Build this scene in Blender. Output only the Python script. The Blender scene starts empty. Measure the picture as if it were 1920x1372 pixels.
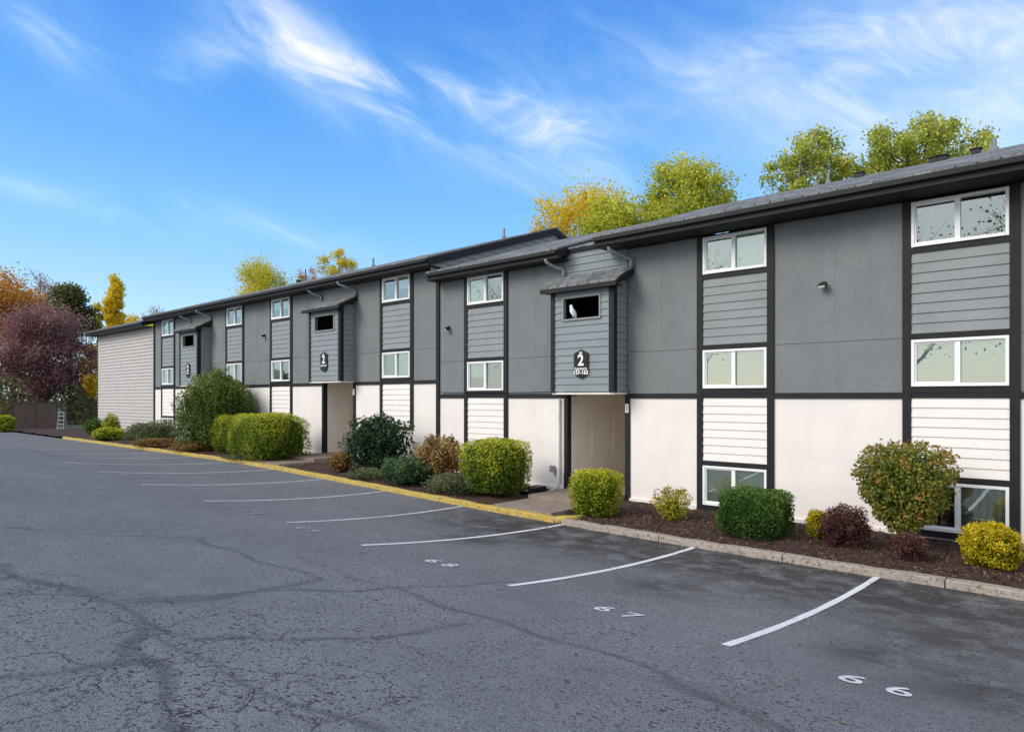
import bpy, math, random
import numpy as np
from mathutils import Vector
S=bpy.context.scene; COL=S.collection
rng=np.random.default_rng(7); random.seed(7)
F=1280.0; HZ=745.0; EYE=2.7
_A=math.atan2(1410.0,F); c_=math.cos(_A); s_=math.sin(_A)
def ray(x,y):
    u=(x-960)/F; return (-c_+u*s_, s_+u*c_, (HZ-y)/F)
def atY(x,Y):
    u=(x-960)/F; t=Y/(s_+u*c_); return t*(-c_+u*s_), t
def zpx(y,t): return EYE+(HZ-y)*t/F
def PT(x,y,t):
    d=ray(x,y); return (d[0]*t,d[1]*t,EYE+d[2]*t)
def gx(X):
    s=np.clip((-5-np.asarray(X,float))/22,0,1); return .42*(3*s*s-2*s**3)
def G(X,Y):
    d=11.8-np.asarray(Y,float)
    d=np.where(d>11.8,11.8+3*(1-np.exp(-(d-11.8)/3)),d)
    q=np.clip(d,0,5.2)
    return gx(X)-.12+.016*q+.0106*q*q+.126*np.clip(d-5.2,0,None)
def bedz(X,Y): return float(gx(X))-.03+.02*(Y-12)
def pxground(x,y):
    d=ray(x,y); a,b=.5,90.
    for i in range(40):
        m=(a+b)/2
        if EYE+d[2]*m>float(G(d[0]*m,d[1]*m)): a=m
        else: b=m
    return d[0]*a,d[1]*a
# ---------------------------------------------------------------- object helpers
def props(o,label=None,cat=None,group=None,kind=None):
    if label:o['label']=label
    if cat:o['category']=cat
    if group:o['group']=group
    if kind:o['kind']=kind
    return o
def thing(name,label,cat,loc=(0,0,0),group=None):
    o=bpy.data.objects.new(name,None); COL.objects.link(o); o.location=loc; o.empty_display_size=.2
    return props(o,label,cat,group)
def origin(o):
    p=np.zeros(3)
    while o is not None:
        p=p+np.array(o.location); o=o.parent
    return p
def link(name,me,mat,parent=None):
    o=bpy.data.objects.new(name,me); COL.objects.link(o)
    for m in (mat if isinstance(mat,(list,tuple)) else [mat]): me.materials.append(m)
    if parent is not None:o.parent=parent
    return o
class MB:
    def __init__(s): s.v=[];s.f=[]
    def add(s,vs,fs):
        n=len(s.v); s.v+= [tuple(map(float,v)) for v in vs]; s.f+=[tuple(i+n for i in f) for f in fs]; return s
    def box(s,x0,x1,y0,y1,z0,z1):
        return s.add([(x0,y0,z0),(x1,y0,z0),(x1,y1,z0),(x0,y1,z0),(x0,y0,z1),(x1,y0,z1),(x1,y1,z1),(x0,y1,z1)],
          [(0,3,2,1),(4,5,6,7),(0,1,5,4),(1,2,6,5),(2,3,7,6),(3,0,4,7)])
    def prism(s,pts,off):
        n=len(pts); q=[tuple(np.add(p,off)) for p in pts]
        return s.add(list(pts)+q,[tuple(range(n))[::-1],tuple(range(n,2*n))]+[(i,(i+1)%n,n+(i+1)%n,n+i) for i in range(n)])
    def tube(s,pts,rad,n=8,cap=True):
        pts=[np.array(p,float) for p in pts]; rad=rad if isinstance(rad,(list,tuple)) else [rad]*len(pts)
        vs=[];fs=[]; prev=None
        for i,p in enumerate(pts):
            d=pts[min(i+1,len(pts)-1)]-pts[max(i-1,0)]; d=d/(np.linalg.norm(d)+1e-9)
            if prev is None:
                r=np.array((0,0,1.)) if abs(d[2])<.9 else np.array((1.,0,0)); a=np.cross(d,r)
            else: a=prev-d*np.dot(prev,d)
            a=a/(np.linalg.norm(a)+1e-9); prev=a; b=np.cross(d,a)
            for k in range(n):
                w=2*math.pi*k/n; vs.append(p+rad[i]*(math.cos(w)*a+math.sin(w)*b))
        for i in range(len(pts)-1):
            for k in range(n):
                fs.append((i*n+k,i*n+(k+1)%n,(i+1)*n+(k+1)%n,(i+1)*n+k))
        if cap: fs+= [tuple(range(n))[::-1],tuple(range((len(pts)-1)*n,len(pts)*n))]
        return s.add(vs,fs)
    def lap(s,x0,x1,z0,z1,y,ex=.185,out=.026):
        n=max(1,round((z1-z0)/ex)); e=(z1-z0)/n
        for i in range(n):
            a=z0+i*e;b=a+e
            s.add([(x0,y-out,a),(x1,y-out,a),(x1,y-.004,b),(x0,y-.004,b),(x0,y,a),(x1,y,a)],[(0,1,2,3),(4,5,1,0),(0,3,4),(1,5,2)])
        return s
    def lapx(s,y0,y1,z0,z1,x,ex=.185,out=.024,sg=1):
        n=max(1,round((z1-z0)/ex)); e=(z1-z0)/n
        for i in range(n):
            a=z0+i*e;b=a+e
            s.add([(x+sg*out,y0,a),(x+sg*out,y1,a),(x+sg*.004,y1,b),(x+sg*.004,y0,b),(x,y0,a),(x,y1,a)],[(0,1,2,3),(4,5,1,0)])
        return s
    def build(s,name,mat,parent=None,smooth=False,bev=0):
        me=bpy.data.meshes.new(name); o=origin(parent) if parent is not None else np.zeros(3)
        me.from_pydata([tuple(np.array(v)-o) for v in s.v],[],s.f); me.validate()
        if smooth: me.polygons.foreach_set('use_smooth',[True]*len(me.polygons))
        ob=link(name,me,mat,parent)
        if bev:
            m=ob.modifiers.new('bevel','BEVEL'); m.width=bev; m.segments=2; m.limit_method='ANGLE'
        return ob
def lab(o,l): o['label']=l; return o
# ---------------------------------------------------------------- materials
def mat(name): 
    m=bpy.data.materials.new(name); m.use_nodes=True; nt=m.node_tree
    return m,nt,nt.nodes['Principled BSDF']
def nd(nt,t,**k):
    n=nt.nodes.new('ShaderNode'+t)
    for a,b in k.items():
        if a in n.inputs.keys(): n.inputs[a].default_value=b
        else: setattr(n,a,b)
    return n
def sock(nt,inp,v):
    if isinstance(v,(int,float)): inp.default_value=v
    elif isinstance(v,(tuple,list)): inp.default_value=v
    else: nt.links.new(v,inp)
def M(nt,op,a,b=None,c=None,clamp=False):
    n=nt.nodes.new('ShaderNodeMath'); n.operation=op; n.use_clamp=clamp
    for i,v in enumerate((a,b,c)):
        if v is not None: sock(nt,n.inputs[i],v)
    return n.outputs[0]
def MIX(nt,f,a,b,bt='MIX'):
    n=nt.nodes.new('ShaderNodeMix'); n.data_type='RGBA'; n.blend_type=bt
    sock(nt,n.inputs[0],f); sock(nt,n.inputs[6],a if not isinstance(a,tuple) or len(a)==4 else a+(1,)); sock(nt,n.inputs[7],b if not isinstance(b,tuple) or len(b)==4 else b+(1,))
    return n.outputs[2]
def MR(nt,v,a,b,c=0.,d=1.,smooth=False):
    n=nt.nodes.new('ShaderNodeMapRange'); n.clamp=True
    if smooth:n.interpolation_type='SMOOTHSTEP'
    sock(nt,n.inputs[0],v)
    for i,q in enumerate((a,b,c,d)): n.inputs[1+i].default_value=q
    return n.outputs[0]
def pos(nt,scale=(1,1,1)):
    g=nt.nodes.new('ShaderNodeNewGeometry'); m=nt.nodes.new('ShaderNodeVectorMath'); m.operation='MULTIPLY'
    nt.links.new(g.outputs['Position'],m.inputs[0]); m.inputs[1].default_value=scale; return m.outputs[0]
def NZ(nt,vec,scale,detail=4,rough=.5,dist=0):
    n=nd(nt,'TexNoise'); n.inputs['Scale'].default_value=scale; n.inputs['Detail'].default_value=detail; n.inputs['Roughness'].default_value=rough; n.inputs['Distortion'].default_value=dist
    nt.links.new(vec,n.inputs['Vector']); return n.outputs['Fac']
def BUMP(nt,h,b,strength=.3,dist=.01):
    n=nd(nt,'Bump'); n.inputs['Strength'].default_value=strength; n.inputs['Distance'].default_value=dist
    sock(nt,n.inputs['Height'],h); nt.links.new(n.outputs[0],b.inputs['Normal'])
def ramp(nt,f,stops):
    n=nd(nt,'ValToRGB'); e=n.color_ramp.elements
    while len(e)<len(stops): e.new(.5)
    for i,(p,c) in enumerate(stops): e[i].position=p; e[i].color=tuple(c)+(1,)
    sock(nt,n.inputs[0],f); return n.outputs[0]
def plain(name,col,rough=.7,var=.15,scale=2.,bump=0,stain=None,spec=.3,metal=0):
    m,nt,b=mat(name); p=pos(nt)
    f=NZ(nt,p,scale,3,.6)
    lo=tuple(x*(1-var) for x in col); hi=tuple(x*(1+var) for x in col)
    c=MIX(nt,MR(nt,f,.3,.7),lo,hi)
    if stain:
        st=NZ(nt,pos(nt,(2.5,2.5,.5)),1.,4,.6); c=MIX(nt,MR(nt,st,.5,.8,0,stain),c,tuple(x*.55 for x in col))
    nt.links.new(c,b.inputs['Base Color']); b.inputs['Roughness'].default_value=rough; b.inputs['Specular IOR Level'].default_value=spec; b.inputs['Metallic'].default_value=metal
    if bump: BUMP(nt,NZ(nt,p,90,2,.6),b,bump,.01)
    return m
def mk_stucco():
    m,nt,b=mat('grey_stucco'); p=pos(nt); col=(.215,.232,.236)
    c=MIX(nt,MR(nt,NZ(nt,p,1.2,4,.6),.3,.7),tuple(x*.92 for x in col),tuple(x*1.07 for x in col))
    c=MIX(nt,MR(nt,NZ(nt,pos(nt,(2.2,2.2,.4)),1.,4,.6),.48,.8,0,.38),c,tuple(x*.6 for x in col))
    c=MIX(nt,MR(nt,NZ(nt,pos(nt,(40,40,5)),1.,2,.6),.4,.7,0,.28),c,tuple(x*.6 for x in col))
    nt.links.new(c,b.inputs['Base Color']); b.inputs['Roughness'].default_value=.9; b.inputs['Specular IOR Level'].default_value=.2; BUMP(nt,NZ(nt,pos(nt,(60,60,14)),1.,3,.6),b,.5,.012); return m
m_grey=mk_stucco()
m_greys=plain('grey_siding',(.27,.29,.292),.75,.06,2,.08,.2)
m_blue=plain('blue_grey_siding',(.245,.278,.292),.75,.06,2,.08,.2)
m_white=plain('white_stucco',(.85,.79,.74),.85,.04,1.2,.3,.18)
m_whites=plain('white_siding',(.85,.80,.755),.75,.03,2,.05,.1)
m_taupe=plain('pale_siding',(.50,.47,.445),.75,.05,2,.05,.15)
m_black=plain('black_trim',(.014,.014,.016),.6,.25,5,.1)
m_frame=plain('white_vinyl',(.87,.87,.86),.4,.03,3)
m_recess=plain('entry_wall',(.86,.79,.70),.85,.04,1.2,.2,.15)
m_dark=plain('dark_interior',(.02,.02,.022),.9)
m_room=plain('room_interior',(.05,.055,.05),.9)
m_conc=plain('brown_concrete',(.28,.22,.175),.9,.25,5,.5,.4)
m_gutter=plain('grey_metal',(.24,.265,.28),.45,.1,3)
m_whitepipe=plain('white_pipe',(.7,.68,.66),.5,.08,3)
m_fix=plain('black_metal',(.015,.015,.017),.45)
m_lens=plain('lamp_glass',(.5,.5,.47),.2)
m_signw=plain('white_letter',(.9,.9,.88),.6,.02)
m_bird=plain('bird_white',(.8,.8,.8),.7,.1,20)
m_bark=plain('bark',(.09,.07,.055),.9,.3,8,.5)
m_pale=plain('pale_bark',(.28,.25,.21),.9,.3,8,.5)
m_rust=plain('brown_slats',(.06,.042,.038),.8,.2,3)
m_wood=plain('house_wall',(.34,.29,.23),.9)
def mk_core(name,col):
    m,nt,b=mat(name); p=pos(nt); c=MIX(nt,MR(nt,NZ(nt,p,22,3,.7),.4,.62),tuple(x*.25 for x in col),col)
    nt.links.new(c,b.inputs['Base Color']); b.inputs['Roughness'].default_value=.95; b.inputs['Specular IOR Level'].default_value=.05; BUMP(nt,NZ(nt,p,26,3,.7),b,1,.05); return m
def mk_shingle():
    m,nt,b=mat('grey_shingles'); p=pos(nt)
    sp=nd(nt,'SeparateXYZ'); nt.links.new(p,sp.inputs[0])
    br=nd(nt,'TexBrick'); cb=nd(nt,'CombineXYZ'); nt.links.new(sp.outputs[0],cb.inputs[0]); nt.links.new(sp.outputs[1],cb.inputs[1]); nt.links.new(cb.outputs[0],br.inputs['Vector'])
    br.inputs['Scale'].default_value=1; br.inputs['Brick Width'].default_value=.33; br.inputs['Row Height'].default_value=.42; br.inputs['Mortar Size'].default_value=.02
    br.inputs['Color1'].default_value=(.16,.165,.162,1); br.inputs['Color2'].default_value=(.30,.305,.30,1); br.inputs['Mortar'].default_value=(.06,.06,.06,1)
    c=MIX(nt,MR(nt,NZ(nt,p,14,3,.7),.42,.62,0,.7),br.outputs[0],(.09,.095,.092)); c=MIX(nt,MR(nt,NZ(nt,p,1.1,3),.45,.7,0,.4),c,(.34,.35,.335))
    nt.links.new(c,b.inputs['Base Color']); b.inputs['Roughness'].default_value=.95; b.inputs['Specular IOR Level'].default_value=.1; BUMP(nt,NZ(nt,p,30,2),b,.8,.02); return m
m_roof=mk_shingle()
def mk_glass():
    m,nt,b=mat('window_glass'); out=nt.nodes['Material Output']; nt.nodes.remove(b)
    t=nd(nt,'BsdfTransparent'); t.inputs[0].default_value=(.74,.83,.78,1); g=nd(nt,'BsdfGlossy'); g.inputs['Roughness'].default_value=.01; g.inputs[0].default_value=(.88,.95,.9,1)
    B=nd(nt,'Bump'); B.inputs['Strength'].default_value=.06; nt.links.new(NZ(nt,pos(nt),1.8,1),B.inputs['Height']); nt.links.new(B.outputs[0],g.inputs['Normal'])
    fr=nd(nt,'Fresnel'); fr.inputs[0].default_value=1.6
    f=M(nt,'ADD',M(nt,'MULTIPLY',fr.outputs[0],1.3),.26,clamp=True)
    mx=nd(nt,'MixShader'); nt.links.new(f,mx.inputs[0]); nt.links.new(t.outputs[0],mx.inputs[1]); nt.links.new(g.outputs[0],mx.inputs[2]); nt.links.new(mx.outputs[0],out.inputs[0]); return m
m_glass=mk_glass()
def mk_blind(name,col,axis,freq,k=.6):
    m,nt,b=mat(name); sp=nd(nt,'SeparateXYZ'); nt.links.new(pos(nt),sp.inputs[0])
    w=M(nt,'SINE',M(nt,'MULTIPLY',sp.outputs[axis],freq)); c=MIX(nt,MR(nt,w,-.7,.2),tuple(x*k for x in col),col)
    nt.links.new(c,b.inputs['Base Color']); b.inputs['Roughness'].default_value=.6; return m
m_blind=mk_blind('window_blind',(.74,.80,.74),2,2*math.pi/.04)
m_vert=mk_blind('vertical_blind',(.45,.48,.44),0,2*math.pi/.12)
def mk_asphalt():
    m,nt,b=mat('asphalt'); p=pos(nt)
    def at(n):
        a=nd(nt,'Attribute'); a.attribute_name=n; return a.outputs['Fac']
    c=MIX(nt,MR(nt,NZ(nt,p,.35,4,.6),.35,.65),(.145,.146,.147),(.195,.196,.197))
    c=MIX(nt,MR(nt,NZ(nt,p,1.6,5,.65),.45,.7,0,.45),c,(.25,.25,.25))
    c=MIX(nt,MR(nt,NZ(nt,p,120,1,.7),.48,.68,0,.6),c,(.38,.38,.375))
    c=MIX(nt,MR(nt,NZ(nt,p,80,1,.7),.53,.65,0,.8),c,(.045,.045,.047))
    pit=M(nt,'MULTIPLY',MR(nt,NZ(nt,p,28,2,.55),.585,.63),MR(nt,NZ(nt,p,.7,2),.38,.6,.3,1.))
    c=MIX(nt,M(nt,'MULTIPLY',pit,.9),c,(.036,.036,.038))
    sn=NZ(nt,p,2.2,5,.65); st=M(nt,'MULTIPLY',at('stain'),MR(nt,sn,.32,.54))
    c=MIX(nt,M(nt,'MULTIPLY',st,.86),c,(.042,.039,.037))
    w=nd(nt,'VectorMath'); w.operation='ADD'; nn=nd(nt,'TexNoise'); nn.inputs['Scale'].default_value=2.2; nn.inputs['Detail'].default_value=5; nn.inputs['Roughness'].default_value=.62; nt.links.new(p,nn.inputs['Vector'])
    sc=nd(nt,'VectorMath'); sc.operation='SCALE'; sc.inputs['Scale'].default_value=.5; nt.links.new(nn.outputs['Color'],sc.inputs[0]); nt.links.new(p,w.inputs[0]); nt.links.new(sc.outputs[0],w.inputs[1])
    def vor(scale,w0,w1):
        v=nd(nt,'TexVoronoi'); v.feature='DISTANCE_TO_EDGE'; v.inputs['Scale'].default_value=scale; nt.links.new(w.outputs[0],v.inputs['Vector']); return MR(nt,v.outputs['Distance'],w0,w1,1,0)
    gm=M(nt,'ADD',at('gator'),M(nt,'MULTIPLY',NZ(nt,p,1.3,3),.7))
    cr=M(nt,'MAXIMUM',M(nt,'MULTIPLY',vor(1.25,.003,.009),MR(nt,gm,.5,.7)),M(nt,'MULTIPLY',vor(3.4,.005,.017),MR(nt,gm,1.02,1.28)))
    c=MIX(nt,M(nt,'MULTIPLY',cr,.8),c,(.022,.022,.023))
    se=M(nt,'MULTIPLY',at('seal'),MR(nt,NZ(nt,p,6,4,.7),.3,.58,.3,1.)); c=MIX(nt,M(nt,'MULTIPLY',se,.62),c,(.055,.055,.057))
    nt.links.new(c,b.inputs['Base Color']); rr=MR(nt,M(nt,'ADD',st,se),0,1,.92,.68); nt.links.new(rr,b.inputs['Roughness']); b.inputs['Specular IOR Level'].default_value=.22
    h=M(nt,'SUBTRACT',NZ(nt,p,80,2,.7),M(nt,'ADD',M(nt,'MULTIPLY',cr,1.5),M(nt,'MULTIPLY',pit,.9))); BUMP(nt,h,b,.6,.012); return m
m_asph=mk_asphalt()
def mk_paint(name,col,under=(.12,.12,.12),wear=.5):
    m,nt,b=mat(name); p=pos(nt); f=M(nt,'MAXIMUM',MR(nt,NZ(nt,p,14,4,.7),wear,wear+.12),MR(nt,NZ(nt,p,90,1,.6),.6,.7))
    c=MIX(nt,f,col,under); c=MIX(nt,MR(nt,NZ(nt,p,3,3),.4,.7,0,.3),c,tuple(x*.6 for x in col)); nt.links.new(c,b.inputs['Base Color']); b.inputs['Roughness'].default_value=.75; BUMP(nt,NZ(nt,p,80,2),b,.4,.01); return m
m_line=mk_paint('white_line_paint',(.85,.84,.81),wear=.6)
m_num=mk_paint('white_number_paint',(.78,.78,.76),wear=.6)
m_numw=mk_paint('worn_number_paint',(.55,.55,.54),wear=.46)
m_linew=mk_paint('worn_line_paint',(.72,.72,.70),wear=.52)
m_yel=mk_paint('yellow_kerb_paint',(.60,.42,.05),(.22,.19,.15),.49)
m_kerb=mk_paint('grey_kerb',(.40,.335,.275),(.15,.13,.11),.51)
def mk_soil():
    m,nt,b=mat('bark_mulch'); p=pos(nt); c=ramp(nt,NZ(nt,p,28,4,.7),[(.3,(.014,.008,.006)),(.5,(.06,.032,.022)),(.7,(.14,.075,.05))])
    nt.links.new(c,b.inputs['Base Color']); b.inputs['Roughness'].default_value=.95; BUMP(nt,NZ(nt,p,30,4,.7),b,1,.04); return m
m_soil=mk_soil()
m_grass=plain('rough_grass',(.06,.075,.03),.95,.4,1.5,.5)
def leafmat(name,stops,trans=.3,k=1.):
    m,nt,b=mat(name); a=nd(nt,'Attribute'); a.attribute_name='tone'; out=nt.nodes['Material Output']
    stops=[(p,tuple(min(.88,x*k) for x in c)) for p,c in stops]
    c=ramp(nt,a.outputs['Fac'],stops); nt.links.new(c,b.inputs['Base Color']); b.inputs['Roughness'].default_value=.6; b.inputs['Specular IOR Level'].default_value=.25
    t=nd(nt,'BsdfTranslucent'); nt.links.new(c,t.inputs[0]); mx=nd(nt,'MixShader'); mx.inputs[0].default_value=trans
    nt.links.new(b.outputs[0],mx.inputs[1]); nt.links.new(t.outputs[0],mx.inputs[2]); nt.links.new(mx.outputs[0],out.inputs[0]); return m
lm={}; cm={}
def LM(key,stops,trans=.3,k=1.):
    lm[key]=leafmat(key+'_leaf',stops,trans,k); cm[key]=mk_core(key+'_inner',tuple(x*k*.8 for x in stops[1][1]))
LM('yg',[(.05,(.03,.06,.006)),(.33,(.11,.18,.012)),(.6,(.38,.42,.025)),(.92,(.74,.67,.05))])
LM('hedge',[(.05,(.022,.05,.008)),(.36,(.075,.14,.014)),(.62,(.24,.31,.025)),(.92,(.62,.60,.05))])
LM('ygr',[(.05,(.06,.07,.01)),(.35,(.24,.28,.02)),(.6,(.5,.47,.04)),(.75,(.62,.5,.05)),(.92,(.45,.14,.06))])
LM('lime',[(.02,(.13,.18,.015)),(.35,(.38,.45,.045)),(.65,(.66,.65,.08)),(.95,(.85,.78,.14))],.45)
LM('green',[(.1,(.012,.035,.008)),(.45,(.05,.12,.018)),(.75,(.13,.22,.035)),(.95,(.27,.35,.07))])
LM('birch',[(.02,(.16,.20,.025)),(.35,(.38,.44,.06)),(.65,(.62,.63,.11)),(.95,(.84,.78,.18))],.45)
LM('dkgreen',[(.1,(.008,.022,.011)),(.5,(.024,.06,.026)),(.8,(.055,.12,.045)),(.97,(.13,.2,.08))],.2)
LM('conifer',[(.1,(.02,.04,.008)),(.42,(.075,.125,.022)),(.72,(.18,.25,.05)),(.97,(.33,.38,.10))],.2)
LM('pine',[(.1,(.03,.04,.014)),(.5,(.11,.125,.04)),(.8,(.21,.22,.08)),(.97,(.32,.29,.11))],.3)
LM('yellow',[(.1,(.09,.10,.006)),(.35,(.28,.26,.01)),(.65,(.66,.51,.015)),(.95,(.84,.69,.05))],.35)
LM('gold',[(.02,(.5,.30,.015)),(.35,(.78,.54,.02)),(.65,(.86,.68,.04)),(.95,(.82,.8,.16))],.45)
LM('orange',[(.05,(.26,.10,.02)),(.4,(.56,.25,.04)),(.7,(.72,.38,.06)),(.95,(.72,.5,.15))],.4)
LM('purple',[(.1,(.03,.013,.013)),(.5,(.09,.037,.032)),(.8,(.17,.07,.055)),(.97,(.3,.15,.1))],.25)
LM('plum',[(.05,(.10,.05,.055)),(.45,(.25,.125,.125)),(.75,(.40,.21,.19)),(.97,(.55,.33,.27))],.4)
LM('red',[(.05,(.05,.06,.01)),(.32,(.13,.18,.025)),(.55,(.30,.32,.05)),(.68,(.42,.19,.05)),(.95,(.50,.2,.08))],.3)
LM('brown',[(.1,(.06,.04,.012)),(.45,(.22,.125,.04)),(.75,(.40,.23,.075)),(.95,(.5,.4,.15))],.3)
LM('sage',[(.1,(.045,.055,.024)),(.5,(.12,.15,.06)),(.8,(.22,.25,.11)),(.97,(.33,.31,.17))],.3)
LM('ygor',[(.05,(.32,.33,.025)),(.4,(.64,.60,.06)),(.7,(.84,.72,.08)),(.95,(.84,.6,.09))],.45)
# ---------------------------------------------------------------- world, sun, camera
def make_world():
    w=bpy.data.worlds.new('World'); S.world=w; w.use_nodes=True; nt=w.node_tree
    bg=nt.nodes['Background']; out=nt.nodes['World Output']
    sky=nd(nt,'TexSky'); sky.sky_type='NISHITA'; sky.sun_disc=False; sky.sun_elevation=math.radians(36); sky.sun_rotation=math.radians(205)
    nt.links.new(sky.outputs[0],bg.inputs[0]); bg.inputs[1].default_value=.05
    tc=nd(nt,'TexCoord'); sp=nd(nt,'SeparateXYZ'); nt.links.new(tc.outputs['Generated'],sp.inputs[0]); X,Y,Z=sp.outputs
    az=M(nt,'ARCTAN2',X,Y); el=M(nt,'ARCSINE',Z)
    base=ramp(nt,M(nt,'MULTIPLY',el,1/1.5,clamp=True),[(0,(.50,.69,.80)),(.06,(.37,.62,.85)),(.15,(.16,.46,.85)),(.26,(.048,.29,.79)),(.40,(.010,.165,.66)),(1,(.012,.13,.45))])
    th=math.radians(-24)
    p=M(nt,'ADD',M(nt,'MULTIPLY',az,math.cos(th)),M(nt,'MULTIPLY',el,math.sin(th))); q=M(nt,'SUBTRACT',M(nt,'MULTIPLY',el,math.cos(th)),M(nt,'MULTIPLY',az,math.sin(th)))
    cv=nd(nt,'CombineXYZ'); nt.links.new(M(nt,'MULTIPLY',p,6.5),cv.inputs[0]); nt.links.new(M(nt,'MULTIPLY',q,16),cv.inputs[1]); cv.inputs[2].default_value=1.3
    n1=NZ(nt,cv.outputs[0],1.,8,.62,.9)
    cv2=nd(nt,'CombineXYZ'); nt.links.new(M(nt,'MULTIPLY',p,4),cv2.inputs[0]); nt.links.new(M(nt,'MULTIPLY',q,8),cv2.inputs[1]); cv2.inputs[2].default_value=3.7
    n2=NZ(nt,cv2.outputs[0],1.,6,.6,.6)
    fa=math.atan2(-c_,s_)
    def blobs(lst):
        tot=None
        for (bx,by,su,sv,rot,amp) in lst:
            ra=math.atan((bx-960)/F); a0=fa+ra; e0=math.atan((HZ-by)/F*math.cos(ra)); k=math.cos(ra)
            r=math.radians(rot); su/=F/k; sv/=F/k
            du=M(nt,'SUBTRACT',az,a0); dv=M(nt,'SUBTRACT',el,e0)
            P=M(nt,'ADD',M(nt,'MULTIPLY',du,math.cos(r)/su),M(nt,'MULTIPLY',dv,math.sin(r)/su)); Q=M(nt,'SUBTRACT',M(nt,'MULTIPLY',dv,math.cos(r)/sv),M(nt,'MULTIPLY',du,math.sin(r)/sv))
            g=M(nt,'MULTIPLY',M(nt,'EXPONENT',M(nt,'MULTIPLY',M(nt,'ADD',M(nt,'MULTIPLY',P,P),M(nt,'MULTIPLY',Q,Q)),-1.)),amp)
            tot=g if tot is None else M(nt,'ADD',tot,g)
        return tot
    tot=blobs([(590,105,200,55,-27,.85),(790,165,170,34,-8,.6),(395,90,50,85,-55,.6),(100,60,140,55,-25,.5),(1020,235,110,40,-12,.6),(130,378,240,24,-9,.5),(540,440,230,28,-10,.45),(1700,110,380,150,0,.55),(1050,310,280,90,-20,.4),(1150,120,300,90,-10,.25)])
    haze=blobs([(1850,200,380,170,6,.6),(1450,120,420,110,10,.2),(250,640,700,90,0,.25),(600,130,260,70,-24,.14)])
    wis=M(nt,'ADD',M(nt,'MULTIPLY',MR(nt,n1,.36,.80,0,1,True),.85),M(nt,'MULTIPLY',MR(nt,n2,.35,.7,0,1,True),.3))
    fac=M(nt,'ADD',M(nt,'MULTIPLY',tot,wis),M(nt,'MULTIPLY',haze,MR(nt,n2,.25,.75,.6,1.15)),clamp=True)
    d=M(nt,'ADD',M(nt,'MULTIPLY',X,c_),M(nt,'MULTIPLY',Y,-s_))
    bk=M(nt,'MULTIPLY',MR(nt,d,-.38,.3,0,1,True),MR(nt,n2,.3,.65,.65,1.))  # unseen cloud cover added behind the camera as neutral fill light
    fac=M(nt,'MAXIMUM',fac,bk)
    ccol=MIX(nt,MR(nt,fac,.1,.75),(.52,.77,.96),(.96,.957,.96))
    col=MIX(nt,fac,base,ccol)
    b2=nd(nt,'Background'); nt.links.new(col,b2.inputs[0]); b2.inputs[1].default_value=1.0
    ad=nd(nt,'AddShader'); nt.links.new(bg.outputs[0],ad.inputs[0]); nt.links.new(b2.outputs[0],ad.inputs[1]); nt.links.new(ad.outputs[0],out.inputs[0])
make_world()
L=bpy.data.lights.new('sun','SUN'); L.energy=2.4; L.angle=math.radians(30); L.color=(1,.94,.85)
lo=bpy.data.objects.new('sun',L); COL.objects.link(lo)
lo.rotation_euler=Vector((.36,.72,-.58)).to_track_quat('-Z','Y').to_euler()
cam=bpy.data.cameras.new('camera'); co=bpy.data.objects.new('camera',cam); COL.objects.link(co); S.camera=co
co.location=(0,0,EYE); co.rotation_euler=(math.pi/2,0,math.atan2(c_,s_)); cam.sensor_width=36; cam.lens=24; cam.shift_y=(HZ-686)/1920; cam.clip_end=2000
S.view_settings.view_transform='Standard'; S.view_settings.look='None'; S.view_settings.exposure=0
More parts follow.
